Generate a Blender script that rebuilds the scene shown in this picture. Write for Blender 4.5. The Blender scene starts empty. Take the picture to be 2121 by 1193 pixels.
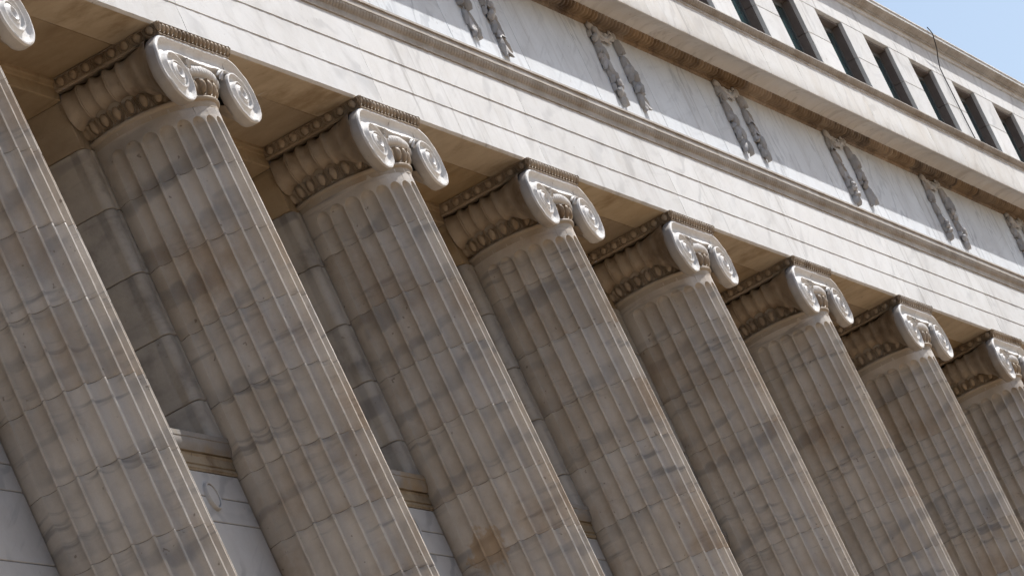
import bpy, math, random
from mathutils import Vector, Matrix, noise

random.seed(7)
S = bpy.context.scene
COL = S.collection
PI = math.pi

# ------------------------------------------------------------------ camera
cam_data = bpy.data.cameras.new("camera")
cam_data.sensor_width = 36.0
cam_data.lens = 199.64
cam_data.clip_start = 0.5
cam_data.clip_end = 3000.0
cam = bpy.data.objects.new("camera", cam_data)
COL.objects.link(cam)
RGT = Vector((0.31380452, -0.85405984, -0.41485962))
DWN = Vector((0.09299563, 0.4624752, -0.88174174))
FWD = Vector((0.9449225, 0.23811441, 0.22455064))
cam.matrix_world = Matrix(((RGT.x, -DWN.x, -FWD.x, -35.8295),
                           (RGT.y, -DWN.y, -FWD.y, -10.2999),
                           (RGT.z, -DWN.z, -FWD.z, -11.1511),
                           (0, 0, 0, 1)))
S.camera = cam

# ------------------------------------------------------------------ light
SUN_AZ = 57.0        # degrees from the facade's outward normal towards +x
SUN_EL = 45.9
SUN_STRENGTH = 5.0
SKY_STRENGTH = 0.113
EXPOSURE = 0.25
sd = Vector((math.sin(math.radians(SUN_AZ)) * math.cos(math.radians(SUN_EL)),
             -math.cos(math.radians(SUN_AZ)) * math.cos(math.radians(SUN_EL)),
             math.sin(math.radians(SUN_EL))))
world = bpy.data.worlds.new("World")
S.world = world
world.use_nodes = True
wn = world.node_tree.nodes
wl = world.node_tree.links
bg = wn["Background"]
sky = wn.new("ShaderNodeTexSky")
sky.sky_type = 'NISHITA'
sky.sun_disc = False
sky.sun_elevation = math.radians(SUN_EL)
sky.sun_rotation = math.atan2(sd.x, sd.y)
sky.air_density = 1.0
sky.dust_density = 1.6
sky.ozone_density = 1.3
wl.new(sky.outputs[0], bg.inputs[0])
bg.inputs[1].default_value = SKY_STRENGTH

sun_data = bpy.data.lights.new("sun", 'SUN')
sun_data.energy = SUN_STRENGTH
sun_data.angle = math.radians(0.53)
sun_data.color = (1.0, 0.975, 0.94)
sun = bpy.data.objects.new("sun", sun_data)
COL.objects.link(sun)
sun.location = (10, -30, 40)
sun.rotation_euler = (-sd).to_track_quat('-Z', 'Y').to_euler()

S.view_settings.view_transform = 'Standard'
S.view_settings.look = 'None'
S.view_settings.gamma = 1.0
S.view_settings.exposure = EXPOSURE
S.view_settings.use_curve_mapping = False
S.render.engine = 'CYCLES'
S.cycles.max_bounces = 4
S.cycles.diffuse_bounces = 3
S.cycles.use_adaptive_sampling = True
S.cycles.adaptive_threshold = 0.03

# ------------------------------------------------------------------ materials
def stone(name, base, vein, cloud, stain=(0.36, 0.24, 0.13), stain_amt=0.0, vein_amt=0.5,
          vein_scale=1.2, cloud_amt=0.5, speck=0.35, bump=0.25, rough=0.62, streak=0.0,
          vein_dir=(0.55, 0.2, 1.0), hue_jit=0.06, rotate=True, bump_scale=55.0, fine_amt=0.55, rot_amt=1.1, patch_at=None):
    m = bpy.data.materials.new(name)
    m.use_nodes = True
    nt = m.node_tree
    N, L = nt.nodes, nt.links
    b = N["Principled BSDF"]
    b.inputs["Roughness"].default_value = rough
    b.inputs["Specular IOR Level"].default_value = 0.28
    tc = N.new("ShaderNodeTexCoord")
    oi = N.new("ShaderNodeObjectInfo")

    def math_(op, a, bb=None, c=None):
        n = N.new("ShaderNodeMath"); n.operation = op
        for i, v in enumerate((a, bb, c)):
            if v is None: continue
            if isinstance(v, (int, float)): n.inputs[i].default_value = v
            else: L.new(v, n.inputs[i])
        return n.outputs[0]

    def vmath(op, a, bb):
        n = N.new("ShaderNodeVectorMath"); n.operation = op
        for i, v in enumerate((a, bb)):
            if isinstance(v, tuple): n.inputs[i].default_value = v
            else: L.new(v, n.inputs[i])
        return n.outputs[0]

    def noise_(vec, scale, detail=4.0, rgh=0.55, dist=0.0):
        n = N.new("ShaderNodeTexNoise")
        n.inputs["Scale"].default_value = scale
        n.inputs["Detail"].default_value = detail
        n.inputs["Roughness"].default_value = rgh
        n.inputs["Distortion"].default_value = dist
        L.new(vec, n.inputs["Vector"])
        return n.outputs["Fac"]

    def ramp(fac, lo, hi):
        n = N.new("ShaderNodeMapRange"); n.interpolation_type = 'SMOOTHSTEP'
        L.new(fac, n.inputs[0])
        n.inputs[1].default_value = lo; n.inputs[2].default_value = hi
        n.inputs[3].default_value = 0.0; n.inputs[4].default_value = 1.0
        return n.outputs[0]

    def mix(fac, a, bb, mode='MIX'):
        n = N.new("ShaderNodeMix"); n.data_type = 'RGBA'; n.blend_type = mode
        if isinstance(fac, (int, float)): n.inputs[0].default_value = fac
        else: L.new(fac, n.inputs[0])
        for i, v in ((6, a), (7, bb)):
            if isinstance(v, tuple): n.inputs[i].default_value = (*v, 1)
            else: L.new(v, n.inputs[i])
        return n.outputs[2]

    comb = N.new("ShaderNodeCombineXYZ")
    r1 = math_('MULTIPLY', oi.outputs["Random"], 97.3)
    r2 = math_('MULTIPLY', oi.outputs["Random"], 51.7)
    L.new(r1, comb.inputs[0]); L.new(r2, comb.inputs[1]); L.new(r1, comb.inputs[2])
    p = vmath('ADD', tc.outputs["Object"], comb.outputs[0])
    if rotate:
        vr = N.new("ShaderNodeVectorRotate"); vr.rotation_type = 'Y_AXIS'
        ang = math_('MULTIPLY', math_('FRACT', math_('MULTIPLY', oi.outputs["Random"], 7.31)), rot_amt)
        L.new(tc.outputs["Object"], vr.inputs["Vector"])
        L.new(math_('SUBTRACT', ang, 0.35), vr.inputs["Angle"])
        pv = vmath('ADD', vr.outputs[0], comb.outputs[0])
    else:
        pv = p
    # directional stretched coordinates for the veins
    mp = N.new("ShaderNodeMapping")
    mp.inputs["Rotation"].default_value = (0.3, 0.55, 0.4)
    mp.inputs["Scale"].default_value = vein_dir
    L.new(pv, mp.inputs["Vector"])
    q = mp.outputs[0]
    wv = N.new("ShaderNodeTexWave"); wv.wave_type = 'BANDS'; wv.bands_direction = 'Z'
    wv.inputs["Scale"].default_value = vein_scale
    wv.inputs["Distortion"].default_value = 9.0
    wv.inputs["Detail"].default_value = 3.0
    wv.inputs["Detail Scale"].default_value = 1.6
    wv.inputs["Detail Roughness"].default_value = 0.62
    L.new(q, wv.inputs["Vector"])
    v1 = ramp(wv.outputs["Fac"], 0.66, 1.0)
    patch_n = noise_(pv, 1.5, 2)
    patch = ramp(patch_n, 0.42, 0.68)
    v1 = math_('MULTIPLY', v1, patch)
    m2 = N.new("ShaderNodeMapping")
    m2.inputs["Rotation"].default_value = (0.62, 0.5, 0.3)
    m2.inputs["Scale"].default_value = (1.3, 1.3, 12.0)
    L.new(pv, m2.inputs["Vector"])
    fine = noise_(m2.outputs[0], 1.15, 3, 0.6, 0.25)
    v2 = ramp(fine, 0.54, 0.74)
    v2 = math_('MULTIPLY', v2, math_('MULTIPLY', ramp(patch_n, 0.66, 0.44), 0.9))
    cl = ramp(noise_(pv, 2.3, 4, 0.66), 0.32, 0.72)
    c = mix(math_('MULTIPLY', cl, cloud_amt), base, cloud)
    c = mix(math_('MULTIPLY', v1, vein_amt), c, vein)
    c = mix(math_('MULTIPLY', v2, vein_amt * fine_amt), c, tuple(x * 0.9 for x in vein))
    # stains and dirt with shapes of their own
    if stain_amt > 0:
        st = ramp(noise_(p, 1.7, 5, 0.68, 0.0), 0.47, 0.70)
        c = mix(math_('MULTIPLY', st, stain_amt), c, stain)
    if streak > 0:
        ms = N.new("ShaderNodeMapping"); ms.inputs["Scale"].default_value = (9.0, 9.0, 0.7)
        L.new(p, ms.inputs["Vector"])
        sk = ramp(noise_(ms.outputs[0], 1.0, 3, 0.6), 0.52, 0.75)
        sk = math_('MULTIPLY', sk, ramp(noise_(p, 0.8, 1), 0.4, 0.65))
        c = mix(math_('MULTIPLY', sk, streak), c, (0.27, 0.25, 0.23))
    g = noise_(p, 110.0, 1, 0.6)
    sp = ramp(g, 0.66, 0.80)
    sp = math_('MULTIPLY', sp, ramp(cl, 0.3, 0.9))
    c = mix(math_('MULTIPLY', sp, speck), c, (0.20, 0.16, 0.12))
    # chipped spots
    ch = ramp(noise_(p, 17.0, 2, 0.6), 0.70, 0.76)
    c = mix(math_('MULTIPLY', ch, speck * 1.1), c, (0.16, 0.12, 0.09))
    if patch_at is not None:
        vd = N.new("ShaderNodeVectorMath"); vd.operation = 'DISTANCE'
        L.new(tc.outputs["Object"], vd.inputs[0]); vd.inputs[1].default_value = patch_at[0]
        pd = math_('ADD', vd.outputs["Value"], math_('MULTIPLY', math_('SUBTRACT', noise_(tc.outputs["Object"], 7.0, 4, 0.6), 0.5), 0.35))
        c = mix(math_('MULTIPLY', ramp(pd, patch_at[1], patch_at[1] - 0.05), 0.62), c, (0.40, 0.27, 0.15))
    # grain
    hs = N.new("ShaderNodeHueSaturation")
    rnd = math_('FRACT', math_('MULTIPLY', oi.outputs["Random"], 13.7))
    val = math_('ADD', math_('MULTIPLY', math_('SUBTRACT', rnd, 0.5), hue_jit * 2),
                math_('ADD', 0.93, math_('MULTIPLY', g, 0.14)))
    L.new(val, hs.inputs["Value"])
    sat = math_('ADD', 0.85, math_('MULTIPLY', math_('FRACT', math_('MULTIPLY', oi.outputs["Random"], 31.1)), 0.3))
    L.new(sat, hs.inputs["Saturation"])
    L.new(c, hs.inputs["Color"])
    L.new(hs.outputs[0], b.inputs["Base Color"])
    bp = N.new("ShaderNodeBump")
    bp.inputs["Strength"].default_value = bump
    bp.inputs["Distance"].default_value = 0.006
    hgt = noise_(p, bump_scale * 0.4, 3, 0.75)
    L.new(hgt, bp.inputs["Height"])
    L.new(bp.outputs[0], b.inputs["Normal"])
    rr = math_('ADD', rough - 0.12, math_('MULTIPLY', cl, 0.2))
    L.new(rr, b.inputs["Roughness"])
    return m

SHAFT_ARGS = dict(stain=(0.36, 0.25, 0.155), stain_amt=0.42, vein_amt=0.48, vein_scale=1.1, cloud_amt=0.7, speck=0.6,
                  bump=0.45, hue_jit=0.05, fine_amt=1.45, rot_amt=0.7)
SHAFT_COLS = ((0.60, 0.545, 0.48), (0.18, 0.18, 0.19), (0.42, 0.37, 0.315))
M_SHAFT = stone("veined shaft marble", *SHAFT_COLS, **SHAFT_ARGS)
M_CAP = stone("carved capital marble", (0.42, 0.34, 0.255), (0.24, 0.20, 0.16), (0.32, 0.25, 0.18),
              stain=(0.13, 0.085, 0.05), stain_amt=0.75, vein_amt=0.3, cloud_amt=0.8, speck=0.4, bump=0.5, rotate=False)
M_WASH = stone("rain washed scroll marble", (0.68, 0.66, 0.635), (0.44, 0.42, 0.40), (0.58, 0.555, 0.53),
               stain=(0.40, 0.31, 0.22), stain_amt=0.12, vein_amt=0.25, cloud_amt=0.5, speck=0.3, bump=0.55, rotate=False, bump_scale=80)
M_NECK = stone("necking marble", (0.46, 0.40, 0.33), (0.28, 0.25, 0.22), (0.37, 0.315, 0.25),
               stain=(0.36, 0.25, 0.14), stain_amt=0.4, vein_amt=0.25, cloud_amt=0.6, speck=0.35, bump=0.4, rotate=False)
M_RIM = stone("scroll rim marble", (0.47, 0.435, 0.395), (0.30, 0.28, 0.26), (0.38, 0.345, 0.305),
              stain=(0.28, 0.20, 0.13), stain_amt=0.4, vein_amt=0.3, cloud_amt=0.7, speck=0.4, bump=0.5, rotate=False)
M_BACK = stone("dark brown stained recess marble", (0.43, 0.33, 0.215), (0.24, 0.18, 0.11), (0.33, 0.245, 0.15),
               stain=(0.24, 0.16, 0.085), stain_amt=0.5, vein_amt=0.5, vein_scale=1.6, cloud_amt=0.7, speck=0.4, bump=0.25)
M_FASCIA = stone("pale dressed marble", (0.69, 0.68, 0.665), (0.42, 0.415, 0.41), (0.60, 0.59, 0.575),
                 stain=(0.40, 0.37, 0.335), stain_amt=0.24, vein_amt=0.5, vein_scale=1.0, cloud_amt=0.7, speck=0.35, bump=0.22, streak=0.6)
M_FRIEZE = stone("grey veined frieze marble", (0.70, 0.725, 0.75), (0.32, 0.34, 0.37), (0.61, 0.63, 0.65),
                 stain_amt=0.06, vein_amt=0.5, vein_scale=1.6, cloud_amt=0.6, speck=0.3, bump=0.2, streak=0.4,
                 vein_dir=(1.2, 0.4, 0.6))
M_MOULD = stone("weathered moulding marble", (0.44, 0.40, 0.36), (0.25, 0.225, 0.20), (0.33, 0.295, 0.255),
                stain=(0.24, 0.175, 0.115), stain_amt=0.45, vein_amt=0.3, cloud_amt=0.8, speck=0.45, bump=0.6, rotate=False)
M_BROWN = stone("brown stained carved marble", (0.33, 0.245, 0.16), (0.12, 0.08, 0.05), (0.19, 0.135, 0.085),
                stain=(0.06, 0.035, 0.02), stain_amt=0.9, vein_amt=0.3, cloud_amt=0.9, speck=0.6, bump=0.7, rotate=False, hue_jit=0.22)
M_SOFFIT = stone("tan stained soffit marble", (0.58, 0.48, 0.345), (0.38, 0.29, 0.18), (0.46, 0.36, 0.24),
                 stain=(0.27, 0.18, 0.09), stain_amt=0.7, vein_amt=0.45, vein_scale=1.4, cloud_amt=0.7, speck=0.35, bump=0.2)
M_CSOFF = stone("cornice marble", (0.66, 0.64, 0.61), (0.38, 0.355, 0.33), (0.55, 0.52, 0.48),
                stain=(0.46, 0.38, 0.28), stain_amt=0.22, vein_amt=0.4, vein_scale=1.3, cloud_amt=0.5, speck=0.3,
                bump=0.22, streak=0.55)
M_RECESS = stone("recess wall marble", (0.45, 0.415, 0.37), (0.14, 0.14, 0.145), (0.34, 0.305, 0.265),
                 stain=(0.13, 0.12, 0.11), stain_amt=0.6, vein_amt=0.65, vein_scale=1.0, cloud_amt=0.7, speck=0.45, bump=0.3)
M_PANEL = stone("blue grey spandrel marble", (0.48, 0.47, 0.46), (0.22, 0.225, 0.24), (0.39, 0.385, 0.38),
                stain_amt=0.06, vein_amt=0.55, vein_scale=1.1, cloud_amt=0.5, speck=0.3, bump=0.15)
M_OCHRE = stone("rust stained sill marble", (0.34, 0.285, 0.21), (0.15, 0.11, 0.075), (0.255, 0.205, 0.145),
                stain=(0.12, 0.075, 0.04), stain_amt=0.8, vein_amt=0.4, cloud_amt=0.8, speck=0.8, bump=0.6, rotate=False)
M_SILL = stone("dirty grey sill marble", (0.29, 0.27, 0.25), (0.16, 0.15, 0.145), (0.235, 0.21, 0.185),
               stain=(0.33, 0.23, 0.12), stain_amt=0.6, vein_amt=0.4, cloud_amt=0.7, speck=0.5, bump=0.4, rotate=False)
M_GARL = stone("garland marble", (0.50, 0.485, 0.475), (0.25, 0.24, 0.23), (0.38, 0.36, 0.34),
               stain=(0.36, 0.25, 0.14), stain_amt=0.35, vein_amt=0.25, cloud_amt=0.7, speck=0.3, bump=0.5, rotate=False)
M_PAVE = stone("plaza paving", (0.21, 0.148, 0.092), (0.17, 0.12, 0.078), (0.19, 0.134, 0.083),
               vein_amt=0.3, vein_scale=0.3, cloud_amt=0.5, speck=0.3, bump=0.2, rotate=False)

def simple(name, col, rough, metal=0.0, spec=0.5):
    m = bpy.data.materials.new(name); m.use_nodes = True
    nt = m.node_tree; b = nt.nodes["Principled BSDF"]
    b.inputs["Roughness"].default_value = rough
    b.inputs["Metallic"].default_value = metal
    b.inputs["Specular IOR Level"].default_value = spec
    tx = nt.nodes.new("ShaderNodeTexNoise"); tx.inputs["Scale"].default_value = 14
    tcn = nt.nodes.new("ShaderNodeTexCoord"); nt.links.new(tcn.outputs["Object"], tx.inputs["Vector"])
    mx = nt.nodes.new("ShaderNodeMix"); mx.data_type = 'RGBA'
    mx.inputs[6].default_value = (*[c * 0.75 for c in col], 1); mx.inputs[7].default_value = (*[min(1, c * 1.2) for c in col], 1)
    nt.links.new(tx.outputs["Fac"], mx.inputs[0]); nt.links.new(mx.outputs[2], b.inputs["Base Color"])
    return m
M_MORTAR = simple("old mortar", (0.24, 0.20, 0.165), 0.95, 0, 0.1)
M_REVEAL = simple("dark taupe window surround", (0.15, 0.12, 0.105), 0.6)
M_GLASS = simple("dark window glass", (0.03, 0.07, 0.078), 0.06, 0, 0.9)
M_FRAME = simple("grey bronze frame", (0.11, 0.105, 0.10), 0.45)
M_CABLE = simple("black cable rubber", (0.02, 0.02, 0.022), 0.6)

# ------------------------------------------------------------------ helpers
def mesh(name, verts, faces, mat, smooth=None):
    me = bpy.data.meshes.new(name)
    me.from_pydata(verts, [], faces)
    me.validate()
    me.materials.append(mat)
    if smooth is not None:
        me.polygons.foreach_set("use_smooth", [True] * len(me.polygons))
        me.set_sharp_from_angle(angle=math.radians(smooth))
    me.update()
    return me

def add(name, me, parent=None, loc=(0, 0, 0), kind=None):
    o = bpy.data.objects.new(name, me)
    COL.objects.link(o)
    o.location = loc
    if parent is not None: o.parent = parent
    if kind: o["kind"] = kind
    return o

def empty(name, label, cat, loc=(0, 0, 0), group=None):
    o = bpy.data.objects.new(name, None)
    COL.objects.link(o)
    o.location = loc
    o.empty_display_size = 0.2
    o["label"] = label; o["category"] = cat
    o["kind"] = "thing"
    if group: o["group"] = group
    return o

class MB:
    def __init__(s): s.v = []; s.f = []
    def put(s, v, f):
        n = len(s.v); s.v += [tuple(a) for a in v]; s.f += [tuple(i + n for i in q) for q in f]
    def grid(s, rows, closed=False):
        n = len(s.v); w = len(rows[0])
        for r in rows: s.v += [tuple(a) for a in r]
        for i in range(len(rows) - 1):
            for j in range(w if closed else w - 1):
                k = (j + 1) % w
                s.f.append((n + i * w + j, n + i * w + k, n + (i + 1) * w + k, n + (i + 1) * w + j))
    def mesh(s, name, mat, smooth=None): return mesh(name, s.v, s.f, mat, smooth)

def box_data(x0, x1, y0, y1, z0, z1, c=0.0):
    """box with chamfered edges"""
    if c <= 0:
        v = [(x, y, z) for x in (x0, x1) for y in (y0, y1) for z in (z0, z1)]
        f = [(0, 1, 3, 2), (4, 6, 7, 5), (0, 4, 5, 1), (2, 3, 7, 6), (0, 2, 6, 4), (1, 5, 7, 3)]
        return v, f
    v = []; idx = {}
    X = (x0, x1); Y = (y0, y1); Z = (z0, z1)
    for a in (0, 1):
        for b in (0, 1):
            for d in (0, 1):
                sx = c if a == 0 else -c; sy = c if b == 0 else -c; sz = c if d == 0 else -c
                idx[a, b, d, 'x'] = len(v); v.append((X[a], Y[b] + sy, Z[d] + sz))
                idx[a, b, d, 'y'] = len(v); v.append((X[a] + sx, Y[b], Z[d] + sz))
                idx[a, b, d, 'z'] = len(v); v.append((X[a] + sx, Y[b] + sy, Z[d]))
    f = []
    for a in (0, 1):
        q = [idx[a, b, d, 'x'] for b, d in ((0, 0), (0, 1), (1, 1), (1, 0))]; f.append(q if a == 0 else q[::-1])
        q = [idx[b, a, d, 'y'] for b, d in ((0, 0), (1, 0), (1, 1), (0, 1))]; f.append(q if a == 0 else q[::-1])
        q = [idx[b, d, a, 'z'] for b, d in ((0, 0), (0, 1), (1, 1), (1, 0))]; f.append(q if a == 0 else q[::-1])
    for a in (0, 1):
        for b in (0, 1):
            f.append([idx[0, a, b, 'y'], idx[1, a, b, 'y'], idx[1, a, b, 'z'], idx[0, a, b, 'z']])
            f.append([idx[a, 0, b, 'x'], idx[a, 1, b, 'x'], idx[a, 1, b, 'z'], idx[a, 0, b, 'z']])
            f.append([idx[a, b, 0, 'x'], idx[a, b, 1, 'x'], idx[a, b, 1, 'y'], idx[a, b, 0, 'y']])
            for d in (0, 1):
                f.append([idx[a, b, d, 'x'], idx[a, b, d, 'y'], idx[a, b, d, 'z']])
    return v, f

def fix(me):
    import bmesh
    bm = bmesh.new(); bm.from_mesh(me)
    bmesh.ops.recalc_face_normals(bm, faces=bm.faces)
    bm.to_mesh(me); bm.free(); me.update()
    return me

_boxes = {}
def box_mesh(name, dx, dy, dz, c, mat):
    """box from local origin at its low corner, shared by size"""
    k = (round(dx, 4), round(dy, 4), round(dz, 4), round(c, 4), mat.name)
    if k not in _boxes:
        v, f = box_data(0, dx, 0, dy, 0, dz, c)
        _boxes[k] = fix(mesh(name, v, f, mat))
    return _boxes[k]

def piece(name, x0, x1, y0, y1, z0, z1, mat, parent, c=0.006, gap=0.0028):
    me = box_mesh(name, x1 - x0 - 2 * gap, y1 - y0, z1 - z0 - 2 * gap, c, mat)
    return add(name, me, parent, (x0 + gap, y0, z0 + gap))

def extrude(profile, x0, x1, nx, disp=None, close=True, wear=0.0, seed=0):
    """profile: (y, z) points; swept along x; disp(i, x) -> (dy, dz)"""
    mb = MB(); n = len(profile); rows = []
    for k in range(nx + 1):
        x = x0 + (x1 - x0) * k / nx
        r = []
        for i, (y, z) in enumerate(profile):
            dy, dz = disp(i, x) if disp else (0, 0)
            if wear:
                q = noise.noise_vector(Vector((x * 9.0 + seed * 13.1, i * 3.7, seed * 5.3)))
                q2 = noise.noise_vector(Vector((x * 31.0 + seed * 3.1, i * 5.7, seed * 2.3)))
                dy += wear * (q.x + 0.5 * q2.x); dz += wear * (q.z + 0.5 * q2.z)
            r.append((x, y + dy, z + dz))
        rows.append(r)
    mb.grid(rows, closed=close)
    if close:
        mb.f.append(tuple(range(n)))
        mb.f.append(tuple(nx * n + i for i in range(n))[::-1])
    return mb

def arc(p, q, bulge, n):
    """points from p to q bowed by bulge (signed, fraction of chord)"""
    out = []
    dy, dz = q[0] - p[0], q[1] - p[1]
    for k in range(1, n):
        t = k / n; h = bulge * 4 * t * (1 - t)
        out.append((p[0] + dy * t - dz * h, p[1] + dz * t + dy * h))
    return out

def groove(x, period, w):
    d = (x / period) % 1.0
    d = min(d, 1 - d) * period
    return math.exp(-(d / w) ** 2)

# ------------------------------------------------------------------ ground
gm = mesh("ground", [(-600, -600, 0), (600, -600, 0), (600, 600, 0), (-600, 600, 0)], [(0, 1, 2, 3)], M_PAVE)
add("ground", gm, None, (0, 0, -12.75), "structure")
v, f = box_data(-10, 46, -0.9, 0.6, 0, 1.45, 0.02)
add("podium", fix(mesh("podium", v, f, M_PAVE)), None, (0, 0, -12.745), "structure")

# ------------------------------------------------------------------ building
AX0, AX1 = -10.0, 46.0       # extent of the facade
BAYS = list(range(-8, 44, 4))
B = empty("stone_building", "pale marble classical building with carved entablature and a row of small attic windows",
          "building", (0, 0.87, -12.745))
def bpart(name, me, loc=(0, 0, 0)):
    o = add(name, me, B, (loc[0], loc[1] - 0.87, loc[2] + 12.745))
    return o

# ---- architrave: core with a mortar core, blocks 4 m long jointed over the columns
v, f = box_data(AX0, AX1, 0.09, 0.85, 0.02, 0.86)
arch = bpart("architrave", fix(mesh("architrave", v, f, M_MORTAR)))
prof_a = [(0.350, 0.0), (0.052, 0.0), (0.032, 0.014), (0.028, 0.12), (0.028, 0.2455), (0.0215, 0.2470), (0.020, 0.38),
          (0.020, 0.4985), (0.0125, 0.5000), (0.011, 0.64), (0.011, 0.79), (0.350, 0.79)]
amesh = []
for s in range(3):
    mb = extrude(prof_a, 0.0, 4.0 - 0.005, 110, wear=0.0016, seed=s + 1)
    amesh.append(fix(mb.mesh("architrave_block", M_FASCIA, 30)))
for i, x in enumerate(BAYS):
    add("architrave_block", amesh[i % 3], arch, (x, 0, 0))
# soffit slabs behind the front blocks
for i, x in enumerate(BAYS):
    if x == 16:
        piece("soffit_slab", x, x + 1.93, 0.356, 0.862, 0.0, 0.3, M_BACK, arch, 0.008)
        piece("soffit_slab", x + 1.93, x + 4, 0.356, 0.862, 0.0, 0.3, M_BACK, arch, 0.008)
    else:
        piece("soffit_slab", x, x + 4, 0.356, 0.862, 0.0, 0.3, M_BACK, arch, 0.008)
        
# stained underside of the front blocks: thin facing slab
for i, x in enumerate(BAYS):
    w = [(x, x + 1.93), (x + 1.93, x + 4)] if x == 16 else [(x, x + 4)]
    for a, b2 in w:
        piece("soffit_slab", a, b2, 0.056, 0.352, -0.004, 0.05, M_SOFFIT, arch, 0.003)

# architrave crown: fillet, cove, carved leaf band, fillet, lip
P = [(0.30, 0.752), (-0.004, 0.752), (-0.006, 0.760), (-0.006, 0.782)]
c0 = (-0.006, 0.782); c1 = (-0.012, 0.800)
leaf_a = [c1] + arc(c1, (-0.050, 0.846), 0.16, 7) + [(-0.050, 0.846)]
P += leaf_a
iL0, iL1 = 4, 4 + len(leaf_a) - 1
P += [(-0.050, 0.851), (-0.056, 0.853), (-0.056, 0.903), (-0.071, 0.905), (-0.071, 0.925), (0.30, 0.935)]
def disp_a(i, x):
    if iL0 < i < iL1:
        t = (i - iL0) / (iL1 - iL0)
        g = groove(x, 0.0667, 0.010) * 0.011 + groove(x + 0.033, 0.0667, 0.006) * 0.005 * t
        return (g * math.sin(PI * t) ** 0.5, g * 0.5)
    return (0, 0)
cm = []
for s in range(2):
    mb = extrude(P, 0, 2.0 - 0.003, 360, disp_a, wear=0.0014, seed=s + 11)
    cm.append(fix(mb.mesh("leaf_moulding", M_MOULD, 35)))
k = 0
x = -8.0
while x < 43.9:
    add("leaf_moulding", cm[k % 2], arch, (x + (0.7 if False else 0), 0, 0)); x += 2.0; k += 1

# ---- frieze
v, f = box_data(AX0, AX1, 0.062, 0.85, 0.90, 2.05)
fr = bpart("frieze", fix(mesh("frieze", v, f, M_MORTAR)))
for x in range(-9, 45, 2):
    piece("frieze_panel", x, x + 2, 0.05, 0.30, 0.926, 2.02, M_FRIEZE, fr, 0.004, 0.0035)

# ---- cornice
v, f = box_data(AX0, AX1, -0.06, 0.85, 2.02, 2.40)
co = bpart("cornice", fix(mesh("cornice", v, f, M_MORTAR)))
Pb = [(0.30, 1.931), (0.049, 1.931), (0.038, 1.934)] + arc((0.038, 1.934), (0.024, 1.958), 0.35, 5) + [(0.024, 1.958), (0.018, 1.962)]
Po = [(0.018, 1.964)] + arc((0.018, 1.964), (-0.082, 2.008), 0.22, 8) + [(-0.082, 2.008)]
Pall = Pb + Po + [(-0.082, 2.03), (0.30, 2.03)]
nb = len(Pb)
def disp_o(i, x):
    if 2 < i < nb - 1:
        g = groove(x, 0.032, 0.006) * 0.008
        return (g, 0.4 * g)
    if nb < i < nb + len(Po) - 1:
        t = (i - nb) / (len(Po) - 1)
        g = groove(x, 0.095, 0.017) * 0.042 - 0.006 * math.cos(2 * PI * x / 0.095) * -1 + groove(x + 0.0475, 0.095, 0.007) * 0.012 * (1 - t)
        g *= math.sin(PI * t) ** 0.5
        return (g * 0.6, g)
    return (0, 0)
om = []
for s in range(2):
    mb = extrude(Pall, 0, 0.95 - 0.003, 200, disp_o, wear=0.0022, seed=s + 21)
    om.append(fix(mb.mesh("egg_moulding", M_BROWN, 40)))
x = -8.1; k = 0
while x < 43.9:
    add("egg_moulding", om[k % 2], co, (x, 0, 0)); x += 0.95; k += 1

Pc = [(0.30, 2.010), (-0.083, 2.010)]
Pc += arc((-0.083, 2.010), (-0.322, 1.965), -0.15, 9)
Pc += [(-0.322, 1.965), (-0.330, 1.946), (-0.340, 1.946), (-0.345, 1.966), (-0.345, 2.08), (-0.345, 2.20), (-0.345, 2.312),
       (-0.352, 2.316), (-0.358, 2.320), (-0.358, 2.330), (-0.350, 2.334), (-0.352, 2.345)]
i0 = len(Pc) - 1
cy = arc((-0.352, 2.345), (-0.398, 2.384), 0.14, 6)
Pc += cy + [(-0.398, 2.384), (-0.402, 2.386), (-0.402, 2.398), (-0.13, 2.46), (0.30, 2.46)]
i1 = i0 + len(cy) + 1
def disp_c(i, x):
    if i0 < i < i1:
        t = (i - i0) / (i1 - i0)
        g = (groove(x, 0.08, 0.012) * 0.008 + groove(x + 0.04, 0.08, 0.008) * 0.004) * math.sin(PI * t) ** 0.5
        return (g, 0.5 * g)
    return (0, 0)
km = []
for s in range(3):
    mb = extrude(Pc, 0, 4 / 3 - 0.008, 170, disp_c, wear=0.0020, seed=s + 31)
    me = mb.mesh("cornice_block", M_CSOFF, 30)
    me = fix(me)
    me.materials.append(M_MOULD)
    me.materials.append(M_SOFFIT)
    for p in me.polygons:
        zc = p.center.z
        if zc > 2.318 and p.center.y < -0.33: p.material_index = 1
        elif p.center.y > -0.325 and zc < 2.06: p.material_index = 0
    km.append(me)
x = 13.92 - 16 * 4 / 3; k = 0
while x < 43:
    add("cornice_block", km[(k * 2 + k // 3) % 3], co, (x, 0, 0)); x += 4 / 3; k += 1

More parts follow.
